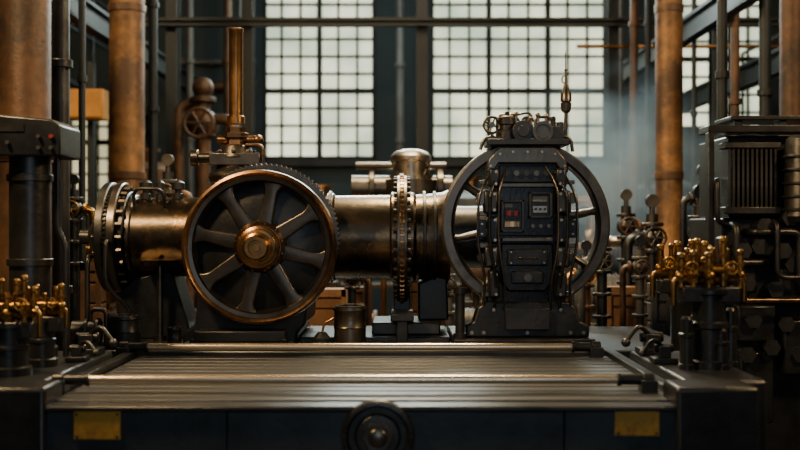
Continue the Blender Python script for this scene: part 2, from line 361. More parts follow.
for k in range(8):
    a=2*math.pi*k/8+math.pi/8+.18; u=V((math.cos(a),0,math.sin(a))); w=V((-math.sin(a),0,math.cos(a)))
    b=B(); rr=[]; n=16
    for t in [i/12 for i in range(13)]:
        q=.10+(R-.060-.10)*t; wd=.042-.014*t+(.030*((t-.75)*4)**2 if t>.75 else 0); th=.020
        c=V((cx,WYY-.012,cz))+u*q
        def se(v): return math.copysign(abs(v)**.35,v)
        rr.append([b.bm.verts.new(c+w*wd*se(math.cos(2*math.pi*i/n))+V((0,1,0))*th*se(math.sin(2*math.pi*i/n))) for i in range(n)])
    for A,C in zip(rr,rr[1:]):
        for i in range(n): b._quad(A[i],A[(i+1)%n],C[(i+1)%n],C[i])
    b.bm.faces.new(rr[0]); b.bm.faces.new(rr[-1][::-1])
    put(b,"spoke",SPOKE,fw)
put(B().cyl((cx,WYY,cz),(cx,D,cz),.05),"axle",STEEL,eng)
pd=5.85
pts=[(X(p,pd),Z(q,pd)) for p,q in ((188,341),(188,330),(200,322),(206,262),(312,262),(308,322),(300,330),(300,341))]
pts=[(x,max(z,BZ)) for x,z in pts]; pts[0]=(pts[0][0],BZ); pts[-1]=(pts[-1][0],BZ)
put(B().prism(pts,5.70,6.35),"pedestal",BLACK,eng,bevel=.012)
b=B(); b.bx(X(186,5.6),X(292,5.6),5.50,5.75,BZ,BZ+.03); b.bx(X(196,5.6),X(286,5.6),5.54,5.72,BZ+.03,BZ+.085); 
for px in (193,285): b.cyl((X(px,5.55),5.53,BZ+.03),(X(px,5.55),5.53,BZ+.05),.014,n=6)
put(b,"foot",BLACK,eng,bevel=.006)
xx=X(160,5.9); b=B().cyl((xx,5.9,BZ),(xx,5.9,EZ-.12),.018); b.cyl((xx,5.9,BZ),(xx,5.9,BZ+.03),.035); b.cyl((xx,5.9,EZ-.15),(xx,5.9,EZ-.12),.09,.11,n=20); put(b,"support_post",GUN,eng)
b=B(); b.prism([(X(118,D),BZ),(X(124,D),BZ+.25),(X(139,D),BZ+.33),(X(175,D),BZ+.37),(X(185,D),BZ+.2),(X(196,D),BZ)],6.0,6.3); put(b,"saddle",BLACK,eng,bevel=.01)
xc=X(402,D); b=B(); r=S(66,D)
b.lathe([(-.03,.2),(-.03,r-.02),(-.024,r-.01),(-.012,r-.01),(-.008,r),(.008,r),(.012,r-.01),(.024,r-.01),(.03,r-.02),(.03,.2)],(xc,D,EZ-.015),(1,0,0),72,closed=True)
put(b,"coupling_flange",GUN,eng,label="bolted coupling flange")
m=basis((1,0,0)); b=B(); 
for i in range(40):
    a=2*math.pi*i/40; c=V((xc,D,EZ-.015))+m@V(((r-.026)*math.cos(a),(r-.026)*math.sin(a),0))
    b.cyl(c-V((.044,0,0)),c+V((.044,0,0)),.013,n=8)
put(b,"bolt_circle",DARK,eng)
b=B(); b.gear((xc,D,EZ-.015),(1,0,0),r+.004,r-.02,.022,70,.009); put(b,"toothed_band",HUBM,eng)
b=B(); b.bx(xc-.045,xc+.045,D-.12,D+.12,BZ,EZ-.3); b.bx(xc-.1,xc+.1,D-.2,D+.2,BZ,BZ+.05); b.bx(xc-.06,xc+.06,D-.42,D-.1,BZ+.12,BZ+.16);b.bx(xc-.03,xc+.03,D-.4,D-.34,BZ,BZ+.14); put(b,"flange_foot",BLACK,eng,bevel=.006)
b=B(); b.bx(X(300,5.8),X(450,5.8),5.75,6.4,BZ,BZ+.035); b.bx(X(372,5.9),X(440,5.9),5.86,6.3,BZ+.035,BZ+.10); put(b,"sole_plate",DARK,eng,bevel=.008)
b=B(); b.prism([(X(418,D),BZ+.1),(X(418,D),BZ+.3),(X(446,D),BZ+.36),(X(448,D),BZ+.1)],6.0,6.3); put(b,"saddle",BLACK,eng,bevel=.01)
vd=6.05; vx=X(236,vd)
b=B(); b.lathe([(0,0),(0,.14),(.03,.15),(.05,.14),(.07,.11),(.1,.09),(.1,0)],(vx,vd,Z(182,vd)),(0,0,1),40)
b.bx(X(212,vd),X(262,vd),vd-.1,vd+.1,Z(166,vd),Z(154,vd)); b.cyl((vx,vd,Z(158,vd)),(vx,vd,Z(146,vd)),.11,.08,n=32)
b.bolts((vx,vd,Z(154,vd)),(0,0,1),.1,8,.012,.02); b.cyl((vx-.22,vd-.02,Z(158,vd)),(vx-.1,vd-.02,Z(158,vd)),.028); b.cyl((vx-.24,vd-.02,Z(158,vd)),(vx-.2,vd-.02,Z(158,vd)),.045,n=20)
put(b,"valve_chest",GUN,eng,bevel=.004)
b=B(); b.lathe([(0,0),(0,.085),(.025,.085),(.03,.06),(.06,.055),(.065,.075),(.09,.075),(.095,.05),(.12,.05),(.12,0)],(vx,vd,Z(150,vd)),(0,0,1),6); b.cyl((vx-.1,vd,Z(140,vd)),(vx+.11,vd,Z(140,vd)),.024); b.sphere((vx+.12,vd,Z(140,vd)),.03); b.pipe([(vx+.06,vd-.05,Z(146,vd)),(vx+.15,vd-.05,Z(146,vd)),(vx+.15,vd-.05,Z(165,vd))],.012,.03); put(b,"hex_gland",RIM,eng)
b=B(); b.lathe([(0,0),(0,.048),(.04,.048),(.045,.038),(S(92,vd),.038),(S(93,vd),.041),(S(95,vd),.041),(S(96,vd),.03),(S(96,vd),0)],(vx,vd,Z(124,vd)),(0,0,1),32); put(b,"steam_pipe",COPPER,eng,label="upright bronze-toned steel pipe")

# ------------------------------------------------------------------ generator
gen=thing("generator","black layered generator housing with spoked wheel around it and top levers","generator",(X(525,5.8),5.8,BZ))
gd=5.60; hy=5.68
P=lambda p,q:(X(p,gd),Z(q,gd))
put(B().cyl((X(452,D),D+.02,EZ),(X(560,D),D+.02,EZ),.17,n=40),"drive_drum",DARK,gen)
def fb(b,x0,x1,y0,y1,dep,back=None):
    back=hy if back is None else back; d=gd; b.bx(X(x0,d),X(x1,d),back-dep,back+.01,Z(y1,d),Z(y0,d)); return b
def fp(pts,dep,back=None):
    back=hy if back is None else back
    return B().prism([P(*p) for p in pts],back-dep,back+.01)
out=[(488,322),(488,296),(492,290),(492,250),(488,244),(488,200),(492,192),(490,170),(494,156),(506,146),(550,146),(562,156),(566,170),(564,192),(568,200),(568,244),(564,250),(564,290),(568,296),(568,322)]
put(B().prism([P(*p) for p in out],hy,5.76),"housing",JET,gen,bevel=.006)
ped=[(466,341),(466,326),(474,322),(478,308),(486,302),(569,302),(577,308),(581,322),(590,326),(590,341)]
r=[P(*p) for p in ped]; r[0]=(r[0][0],BZ+.045); r[-1]=(r[-1][0],BZ+.045)
put(B().prism(r,5.62,5.755),"wide_pedestal",BLACK,gen,bevel=.010)
def gbolt(px,y,front,rr=.009,par=None): put(B().cyl((X(px,gd),front-.014,Z(y,gd)),(X(px,gd),front+.004,Z(y,gd)),rr,n=6),"bolt",STEEL,par or gen)
for px in (472,484,527.5,571,584): gbolt(px,333,5.62,.010)
for px in (494,561): gbolt(px,310,5.62,.009)
put(B().bx(X(505,gd),X(550,gd),5.59,5.63,Z(330,gd),Z(308,gd)),"pedestal_cover",DARK,gen,bevel=.005)
for sg in (-1,1):
    c=527.5
    for y0,y1,o0,o1,dep,mm in ((168,188,28,39,.10,BLACK),(190,214,29,44,.075,DARK),(216,244,29,40,.11,BLACK),(246,268,29,43,.08,DARK),(270,298,28,39,.11,BLACK)):
        cst=put(fb(B(),*sorted((c+sg*o0,c+sg*o1)),y0,y1,dep),"side_casting",mm,gen,bevel=.014)
        for yy in (y0+4,y1-4): gbolt(c+sg*(o0+4),yy,hy-dep,.008,cst)
    for y0,y1,o0,o1,dep in ((180,184,38,48,.06),(211,216,40,50,.06),(243,248,38,50,.06),(292,297,36,46,.06)):
        put(fb(B(),*sorted((c+sg*o0,c+sg*o1)),y0,y1,dep),"bracket",GUN,gen,bevel=.003)
    put(B().cyl((X(c+sg*45,gd),hy-.07,Z(198,gd)),(X(c+sg*45,gd),hy+.05,Z(198,gd)),.028,n=20),"side_lug",GUN,gen)
    put(B().cyl((X(c+sg*45,gd),hy-.05,Z(258,gd)),(X(c+sg*45,gd),hy+.05,Z(258,gd)),.022,n=20),"side_lug",DARK,gen)
    put(fb(B(),*sorted((c+sg*41,c+sg*50)),220,238,.07),"side_box",BLACK,gen,bevel=.004)
    for y in (224,234): gbolt(c+sg*45.5,y,hy-.07,.006)
    for off,rr,o2 in ((27,.006,0),(36,.009,5),(47,.007,10)):
        yy=hy-.12 if off<40 else hy-.08
        put(B().pipe([(X(c+sg*(off-8),gd),hy-.05,Z(166+o2,gd)),(X(c+sg*(off+2),gd),yy-.01,Z(186+o2,gd)),(X(c+sg*(off+3),gd),yy-.01,Z(245,gd)),(X(c+sg*(off-5),gd),yy,Z(286-o2,gd)),(X(c+sg*(off-3),gd),hy-.05,Z(312,gd))],rr,.10),"cable",GUN if off!=36 else JET,gen)
put(fp([(486,172),(489,159),(500,147),(555,147),(566,159),(569,172),(562,172),(556,163),(499,163),(493,172)],.075),"arch_frame",GUN,gen,bevel=.006,label="grey arched top frame")
for px,y in ((490.5,166),(500,154),(513,152),(527.5,152),(542,152),(555,154),(564.5,166)): gbolt(px,y,hy-.075,.007)
put(fp([(500,165),(555,165),(557,182),(498,182)],.04),"upper_band",BLACK,gen,bevel=.004)
for k in range(5): put(B().cyl((X(507+k*10,gd),hy-.06,Z(173,gd)),(X(507+k*10,gd),hy-.03,Z(173,gd)),.014,n=16),"terminal",GUN if k%2 else DARK,gen)
put(fb(B(),500,555,185,236,.035),"centre_cover",JET,gen,bevel=.004)
put(fb(B(),499,556,183,187,.075),"trim_bar",GUN,gen,bevel=.003)
put(fp([(501,243),(554,243),(554,282),(546,292),(509,292),(501,282)],.06),"lower_cover",JET,gen,bevel=.010)
put(fb(B(),507,548,249,266,.078),"cover_door",BLACK,gen,bevel=.008)
for px in (511,544):
    for y in (252,263): gbolt(px,y,hy-.078,.005)
put(fb(B(),511,544,271,284,.078),"cover_door",BLACK,gen,bevel=.008)
def PH(px,dep,y): return (X(px,gd),hy-dep,Z(y,gd))
put(B().pipe([PH(519,.075,258),PH(519,.105,258),PH(536,.105,258),PH(536,.075,258)],.005,.01,8),"door_handle",GUN,gen)
put(B().cyl(PH(527.5,.075,277.5),PH(527.5,.10,277.5),.020,n=20),"round_cap",GUN,gen)
hb=hy-.035
def framebox(x0,x1,y0,y1,name):
    b=B(); w=2.2
    for a in ((x0,x0+w,y0,y1),(x1-w,x1,y0,y1),(x0,x1,y0,y0+w),(x0,x1,y1-w,y1)): fb(b,*a,.055,hb)
    fb(b,x0,x1,y0,y1,.008,hb)
    return put(b,name,DARK,gen,bevel=.002)
sw=framebox(501,524,200,232,"switch_box")
put(fb(B(),505,520,209,219,.022,hb),"switch_plate",JET,sw,bevel=.002)
put(fb(B(),506,511,210.5,216,.034,hb),"red_switch",RED,sw,bevel=.002)
put(fb(B(),513.5,518.5,210.5,216,.034,hb),"red_switch",RED,sw,bevel=.002)
put(fb(B(),505,520,221.5,227,.024,hb),"switch_label",WHITE,sw,bevel=.002)
put(fb(B(),505,513,203.5,207.5,.024,hb),"switch_label",WHITE,sw,bevel=.002)
mb=framebox(529,552,192,218,"meter_box")
put(fb(B(),533,548,196,201.5,.024,hb),"meter_window",WHITE,mb,bevel=.002)
put(fb(B(),533,548,205.5,213,.024,hb),"meter_grille",STEEL,mb,bevel=.002)
for px in (536,540.5,545): put(B().cyl((X(px,gd),hb-.02,Z(209,gd)),(X(px,gd),hb-.045,Z(209,gd)),.006),"knob",BLACK,mb)
for px in (533,541,549): put(B().cyl((X(px,gd),hb-.04,Z(226,gd)),(X(px,gd),hb+.004,Z(226,gd)),.010,n=14),"push_knob",GUN,gen)
put(fb(B(),502,553,237.5,241.5,.08),"hinge_bar",GUN,gen,bevel=.003)
b=B(); d=5.6; px=460; b.cyl((X(px,d),d,BZ+.04),(X(px,d),d,BZ+.27),.024); b.cyl((X(px,d),d,BZ+.27),(X(px,d),d,BZ+.30),.034); b.cyl((X(px,d),d,BZ+.04),(X(px,d),d,BZ+.07),.034); put(b,"stanchion",DARK,gen)
b=B(); b.bx(X(453,5.6),X(594,5.6),5.55,6.3,BZ,BZ+.045)
put(b,"base_plate",DARK,gen,bevel=.008)
wd=5.81; wc=(X(525,wd),wd,Z(225,wd)); R2=S(84,wd); b=B()
b.lathe([(-.045,R2-.062),(-.055,R2-.050),(-.055,R2-.012),(-.048,R2-.003),(-.03,R2),(.035,R2),(.05,R2-.008),(.05,R2-.062),(0,R2-.072)],wc,(0,1,0),96,closed=True)
w2=put(b,"spoked_wheel",WHEEL,gen,label="large heavy grey spoked wheel")
for k in range(8):
    a=2*math.pi*k/8+.20; u=V((math.cos(a),0,math.sin(a))); c=V(wc); b=B()
    b.lathe([(0,0),(0,.050),(R2*.5,.036),(R2-.18,.032),(R2-.14,.044),(R2-.14,0)],c+u*.09,u,16,sc=(1,.6)); put(b,"spoke",WHEEL,w2)
b=B(); b.lathe([(0,0),(0,.13),(.02,.13),(.03,.08),(.03,0)],wc,(0,-1,0),40); b.cyl((wc[0],wd-.02,wc[2]),(wc[0],wd+.35,wc[2]),.06); put(b,"hub",DARK,w2)
b=B(); b.prism([(wc[0]-.2,BZ+.045),(wc[0]-.12,wc[2]-.05),(wc[0]-.1,wc[2]+.08),(wc[0]+.1,wc[2]+.08),(wc[0]+.12,wc[2]-.05),(wc[0]+.2,BZ+.045)],5.88,6.2); put(b,"bearing_pedestal",BLACK,gen,bevel=.01)
td=5.70; T=lambda p,q,dy=0:(X(p,td),td+dy,Z(q,td))
put(B().bx(X(486,td),X(567,td),5.61,5.86,Z(146,td),Z(140,td)),"top_shelf",DARK,gen,bevel=.004)
b=B(); b.torus(T(492,125),(0,1,0),S(8,td),.007,32,8); 
for k in range(4):
    a=k*math.pi/2+.4; b.cyl(T(492,125),T(492+8*math.cos(a),125+8*math.sin(a)),.005,n=8)
b.cyl(T(492,125,-.02),T(492,125,.03),.014); b.cyl(T(492,134),T(494,141),.008); put(b,"hand_wheel",GUN,gen)
b=B(); b.lathe([(0,0),(0,.05),(.05,.05),(.055,.035),(.08,.035),(.085,.045),(.12,.045),(.13,.02),(.14,0)],T(507,141),(0,0,1),24); b.cyl(T(498,132),T(516,129),.016); b.sphere(T(499,120),.018); b.cyl(T(507,118),T(507,112),.012);put(b,"lubricator",DARK,gen)
b=B(); b.cyl(T(522,132,-.06),T(522,132,.08),.055,n=28); b.cyl(T(522,132,-.075),T(522,132,-.05),.03); b.bx(X(514,td),X(531,td),td-.04,td+.06,Z(141,td),Z(133,td)); b.sphere(T(526,121),.025); b.cyl(T(524,124),T(530,116),.01); put(b,"small_motor",DARK,gen,bevel=.002)
b=B(); b.cyl(T(541,133,-.08),T(541,133,.07),.052,n=28); b.ring(T(541,133,-.08),(0,1,0),.054,.034,.02); b.bx(X(534,td),X(549,td),td-.04,td+.06,Z(141,td),Z(134,td)); put(b,"gauge",GUN,gen)
b=B(); b.bx(X(549,td),X(563,td),td-.05,td+.06,Z(142,td),Z(127,td)); b.cyl(T(553,127),T(553,120),.014); b.cyl(T(560,127),T(560,122),.018); b.sphere(T(553,119),.016); put(b,"junction_box",DARK,gen,bevel=.003)
for pts,rr in (([T(535,126),T(536,117),T(548,117),T(556,124)],.008),([T(497,138),T(497,116),T(514,114),T(520,122)],.007),([T(512,116),T(530,112),T(534,122)],.006),([T(480,150,-.02),T(484,138,-.02),T(500,138,-.03)],.009),([T(572,152,-.02),T(570,138,-.02),T(558,136,-.03)],.009)):
    put(B().pipe(pts,rr,.03),"top_tube",GUN,gen)
for px,q,h in ((516,119,8),(531,124,9),(546,121,8),(502,118,5),(511,117,4),(538,118,6)):
    b=B(); b.cyl(T(px,q+6),T(px,q-h+4),.008,n=10); b.sphere(T(px,q-h+3),.014); put(b,"lever",STEEL,gen)
b=B(); b.cyl(T(565,143),T(566,112),.011,.009,n=16); b.cyl(T(566,84),T(565.6,70),.007,.005,n=12); b.cyl(T(565.6,70),T(565.4,52),.0025,n=8); b.sphere(T(565.6,70),.008)
b.pipe([T(566,84),T(562,82),T(562,77),T(566,75)],.004,.01,8); ms=put(b,"mast",GUN,gen)
b=B(); b.lathe([(0,0),(0,.012),(.01,.024),(.05,.029),(.055,.02),(.06,.029),(.1,.028),(.115,.018),(.145,.012),(.15,0)],T(566,113),(0,0,1),20); put(b,"grip",GUN,ms)

# ------------------------------------------------------------------ items on bed plinth
def canister(x,y,z,r,h,m,label):
    t=thing("canister",label,"canister",(x,y,z))
    b=B(); b.lathe([(0,0),(0,r),(h*.08,r*1.05),(h*.1,r),(h*.48,r),(h*.5,r*1.04),(h*.53,r),(h*.9,r),(h*.93,r*1.05),(h,r*1.02),(h,0)],(x,y,z),(0,0,1),32); put(b,"body",m,t)
    b=B(); b.cyl((x,y,z+h),(x,y,z+h*1.08),r*.4); b.ring((x,y,z+h*1.02),(0,0,1),r*.95,r*.75,h*.04); put(b,"cap",DARK,t)
canister(X(350,5.62),5.62,BZ,S(16,5.6),.20,GUN,"gunmetal ribbed canister standing beside the flywheel")
canister(X(132,5.75),5.60,BZ,S(15,5.75),.155,BLACK,"black squat canister standing on the plinth by the end flange")
canister(X(176,5.6),5.56,BZ,.035,.1,BLACK,"small black canister beside the flywheel foot")
x=X(322,5.56); t=thing("oil_can","small dark round oil can on the plinth","oil can",(x,5.56,BZ))
put(B().lathe([(0,0),(0,.045),(.05,.045),(.08,.02),(.08,0)],(x,5.56,BZ),(0,0,1),24),"body",BLACK,t); put(B().pipe([(x,5.56,BZ+.07),(x+.01,5.56,BZ+.12),(x+.06,5.56,BZ+.15)],.006,.02),"spout",COPPER,t)

# ------------------------------------------------------------------ valve clusters on stands
def valve_cluster(x,y,z,s,stand_r,stand_h,label,seed,nn=7,extra=0,block=False):
    rnd=random.Random(seed)
    t=thing("valve_manifold",label,"valve manifold",(x,y,z))
    b=B(); b.lathe([(0,0),(0,stand_r*1.2),(.03,stand_r*1.2),(.035,stand_r),(stand_h*.5,stand_r),(stand_h*.52,stand_r*1.08),(stand_h*.58,stand_r*1.08),(stand_h*.6,stand_r*.95),(stand_h*.93,stand_r*.95),(stand_h*.95,stand_r*1.15),(stand_h,stand_r*1.15),(stand_h,0)],(x,y,z),(0,0,1),32)
    b.bolts((x,y,z+stand_h),(0,0,1),stand_r*.95,8,.008,.015); put(b,"stand",BLACK,t)
    z0=z+stand_h
    if block: 
        put(B().bx(x-.15*s,x+.14*s,y-.07*s,y+.06*s,z0-.05,z0+.012),"valve_block",DARK,t,bevel=.006)
    for k in range(extra):
        xx=x+(-.10+.20*k/max(1,extra-1)); r=rnd.uniform(.024,.034); h=rnd.uniform(.5,.8)*stand_h; yy=y+(.05 if k%2 else -.045)
        b=B(); b.lathe([(0,0),(0,r*1.2),(.02,r*1.2),(.022,r),(h*.6,r),(h*.62,r*1.15),(h*.68,r*1.15),(h*.7,r*.9),(h-.01,r*.9),(h,r*.6),(h,0)],(xx,yy,z),(0,0,1),20); put(b,"small_cylinder",DARK if k%2 else BLACK,t)
    b=B(); b.cyl((x-.14*s,y,z0+.05*s),(x+.13*s,y,z0+.05*s),.030*s); b.cyl((x-.12*s,y-.045*s,z0+.10*s),(x+.12*s,y-.045*s,z0+.10*s),.018*s)
    b.cyl((x,y,z0-.005),(x,y,z0+.14*s),.04*s); b.sphere((x-.07*s,y-.02*s,z0+.075*s),.036*s); b.sphere((x+.08*s,y-.02*s,z0+.085*s),.038*s)
    for k in range(nn):
        xx=x+(-.135+.27*k/(nn-1))*s+rnd.uniform(-.010,.010)*s; yy=y+(-.045 if k%2 else .01)*s+rnd.uniform(-.015,.015)*s; r=rnd.uniform(.013,.021)*s; h=(.13+.03*(k%3)+rnd.uniform(0,.05))*s
        b.cyl((xx,yy,z0+.01*s),(xx,yy,z0+h),r,n=14)
        b.sphere((xx,yy,z0+h*.45),r*1.6,(1,1,.9),14,8)
        for q in (.22,.70): b.lathe([(0,0),(0,r*1.45),(.016*s,r*1.45),(.016*s,0)],(xx,yy,z0+h*q),(0,0,1),6)
        b.lathe([(0,0),(0,r*.8),(.01*s,r*1.2),(.026*s,r*1.1),(.034*s,r*.5),(.036*s,0)],(xx,yy,z0+h),(0,0,1),14)
    b.pipe([(x-.13*s,y,z0+.05*s),(x-.18*s,y,z0+.05*s),(x-.18*s,y,z0-.08*s)],.015*s,.04)
    b.pipe([(x+.11*s,y-.02,z0+.07*s),(x+.17*s,y-.02,z0+.07*s),(x+.17*s,y-.02,z0-.06*s)],.013*s,.04); put(b,"brass_body",BRASS,t,label="brass valve body")
    for k in range(2):
        xx=x+(-.11+.20*k)*s; zz=z0+.11*s; yy=y-.09*s
        b=B(); b.torus((xx,yy,zz),(0,1,.1),.030*s,.007*s,24,8); b.cyl((xx,yy,zz),(xx,y-.03*s,zz),.009*s,n=8)
        for q in range(3):
            a=q*math.pi/3; b.cyl((xx-.028*s*math.cos(a),yy,zz-.028*s*math.sin(a)),(xx+.028*s*math.cos(a),yy,zz+.028*s*math.sin(a)),.004*s,n=6)
        put(b,"hand_wheel",BRASS,t)
    return t
valve_cluster(X(709,4.4),4.40,SB,.78,.07,.31,"aged brass valve manifold on a compact cluster of black cylinders",3,8,4,True)
valve_cluster(X(685,5.25),5.25,0,.85,.07,1.33,"brass valve manifold on a tall black stand behind the bed",5,7,0,True)
valve_cluster(X(54,4.6),4.45,SB,.6,.05,.19,"brass valve manifold on a black stand beside the control pedestal",7,6,0,True)
valve_cluster(X(10,4.2),4.19,SB,.72,.07,.19,"brass valve manifold at the foot of the control pedestal",9,7,0,True)
def smallpump(x,y,z,s,m,label):
    t=thing("small_pump",label,"pump",(x,y,z))
    b=B(); b.bx(x-.1*s,x+.1*s,y-.08*s,y+.08*s,z,z+.03*s); b.cyl((x-.11*s,y,z+.1*s),(x+.06*s,y,z+.1*s),.07*s,n=28); b.ring((x-.02*s,y,z+.1*s),(1,0,0),.082*s,.06*s,.02*s); b.ring((x+.05*s,y,z+.1*s),(1,0,0),.088*s,.05*s,.02*s); put(b,"body",m,t,bevel=.002)
    b=B(); b.pipe([(x,y,z+.16*s),(x,y,z+.24*s),(x+.1*s,y,z+.24*s),(x+.1*s,y,z+.02*s)],.015*s,.04*s); put(b,"outlet_pipe",DARK,t)
smallpump(X(92,5.6),5.57,BZ,.8,DARK,"dark small pump with bent pipe on the plinth end")

# ------------------------------------------------------------------ control pedestal
cd=4.78; x=X(30,cd); t=thing("control_pedestal","dark control pedestal with overhanging button box","control pedestal",(x,cd,SB))
b=B(); r=S(20,cd); b.lathe([(0,0),(0,r*1.35),(.04,r*1.35),(.06,r*1.05),(.3,r),(Z(158,cd)-SB,r),(Z(158,cd)-SB,0)],(x,cd,SB),(0,0,1),40)
for q in (178,262): b.ring((x,cd,Z(q,cd)),(0,0,1),r*1.12,r*.98,.03)
put(b,"column",DARK,t)
b=B(); b.prism([(X(-35,cd),Z(158,cd)),(X(70,cd),Z(158,cd)),(X(70,cd),Z(128,cd)),(X(60,cd),Z(122,cd)),(X(-35,cd),Z(114,cd))],cd-.14,cd+.16); hd=put(b,"button_box",BLACK,t,bevel=.008)
put(B().cyl((X(62,cd),cd-.155,Z(139,cd)),(X(62,cd),cd-.13,Z(139,cd)),.009),"red_button",RED,hd)
for px,q in ((50,139),(62,150),(50,150),(20,145)): put(B().cyl((X(px,cd),cd-.16,Z(q,cd)),(X(px,cd),cd-.13,Z(q,cd)),.008),"button",STEEL,hd)
put(B().bx(X(5,cd),X(35,cd),cd-.145,cd-.135,Z(134,cd),Z(126,cd)),"nameplate",GUN,hd)
put(B().pipe([(X(58,cd),cd,Z(158,cd)),(X(58,cd),cd,Z(230,cd)),(X(66,cd),cd,Z(245,cd)),(X(66,cd),cd,SB)],.013,.05),"cable_conduit",DARK,t)

# ------------------------------------------------------------------ finned machine
rd=6.0; x0=X(722,rd); x1=X(840,rd)
t=thing("finned_machine","dark tall compressor with vertical cooling fins and top pipes","compressor",((x0+x1)/2,6.3,0))
b=B(); b.bx(x0,x1,rd,rd+.7,0,Z(218,rd)); b.bx(x0+.05,x1,rd+.05,rd+.65,Z(218,rd),Z(135,rd)); put(b,"frame",BLACK,t,bevel=.01)
for k in range(11):
    xx=X(726+k*4.6,rd); put(B().bx(xx-.006,xx+.006,rd-.06,rd+.06,Z(208,rd),Z(148,rd)),"cooling_fin",DARK,t)
put(B().bx(X(722,rd),X(777,rd),rd-.07,rd+.06,Z(149,rd),Z(143,rd)),"fin_cap",DARK,t,bevel=.004)
put(B().bx(X(722,rd),X(777,rd),rd-.07,rd+.06,Z(214,rd),Z(207,rd)),"fin_cap",DARK,t,bevel=.004)
b=B(); b.lathe([(0,0),(0,.1),(.03,.11),(.06,.1),(.4,.1),(.44,.09),(.46,.06),(.46,0)],(X(797,rd),rd-.1,Z(222,rd)),(0,0,1),32)
for k in range(5): b.ring((X(797,rd),rd-.1,Z(210-k*13,rd)),(0,0,1),.112,.09,.015)
put(b,"cylinder",DARK,t)
b=B(); b.bx(X(706,rd),x1,rd-.05,rd+.15,Z(133,rd),Z(126,rd)); b.bx(X(706,rd),X(712,rd),rd-.05,rd+.02,0,Z(133,rd)); b.bx(X(730,rd),x1,rd-.02,rd+.3,Z(120,rd),Z(116,rd)); b.bx(X(735,rd),X(742,rd),rd,rd+.1,Z(126,rd),Z(116,rd));b.bx(X(780,rd),X(787,rd),rd,rd+.1,Z(126,rd),Z(116,rd)); put(b,"top_frame",BLACK,t,bevel=.004)
y=rd-.12
for pts,r in (([(X(730,rd),rd+.02,Z(225,rd)),(X(730,rd),y,Z(225,rd)),(X(730,rd),y,Z(262,rd)),(X(760,rd),y,Z(262,rd)),(X(760,rd),rd+.02,Z(262,rd))],.02),
    ([(X(745,rd),rd+.02,Z(232,rd)),(X(745,rd),y-.03,Z(232,rd)),(X(790,rd),y-.03,Z(232,rd)),(X(790,rd),y-.03,Z(290,rd)),(X(790,rd),rd+.02,Z(290,rd))],.022),
    ([(X(724,rd),rd+.1,Z(240,rd)),(X(716,rd),rd-.1,Z(240,rd)),(X(716,rd),rd-.1,Z(300,rd)),(X(730,rd),rd+.02,Z(310,rd))],.018),
    ([(X(722,rd),rd+.1,Z(180,rd)),(X(714,rd),rd-.06,Z(180,rd)),(X(714,rd),rd-.06,Z(222,rd)),(X(730,rd),rd+.02,Z(226,rd))],.014),
    ([(X(765,rd),rd+.02,Z(222,rd)),(X(765,rd),rd-.2,Z(222,rd)),(X(765,rd),rd-.2,Z(276,rd)),(X(800,rd),rd-.2,Z(276,rd)),(X(810,rd),rd+.02,Z(276,rd))],.014)):
    put(B().pipe(pts,r,.05),"bent_pipe",DARK,t)
for px,q in ((752,246),(775,250),(768,288),(740,282),(736,250),(782,218),(800,300),(746,318),(778,322),(757,226),(785,264),(764,345),(792,352),(740,352)):
    b=B(); b.cyl((X(px,rd),rd-.12,Z(q,rd)),(X(px,rd),rd+.02,Z(q,rd)),.033,n=20); b.cyl((X(px,rd),rd-.14,Z(q,rd)),(X(px,rd),rd-.12,Z(q,rd)),.046,n=6); put(b,"valve_cap",DARK,t)
for y0,y1,p0,p1,dep in ((232,256,748,772,.10),(264,292,728,752,.09),(268,300,772,806,.12),(304,340,732,770,.10),(318,372,776,812,.12),(350,420,734,768,.10)):
    put(B().bx(X(p0,rd),X(p1,rd),rd-dep,rd+.02,Z(y1,rd),Z(y0,rd)),"casting",BLACK,t,bevel=.012)
b=B(); b.cyl((X(735,rd),rd-.2,Z(298,rd)),(X(800,rd),rd-.2,Z(298,rd)),.014); b.cyl((X(738,rd),rd-.2,Z(298,rd)),(X(738,rd),rd+.02,Z(298,rd)),.012); b.cyl((X(790,rd),rd-.2,Z(298,rd)),(X(790,rd),rd+.02,Z(298,rd)),.012); put(b,"hand_rail",RIM,t)

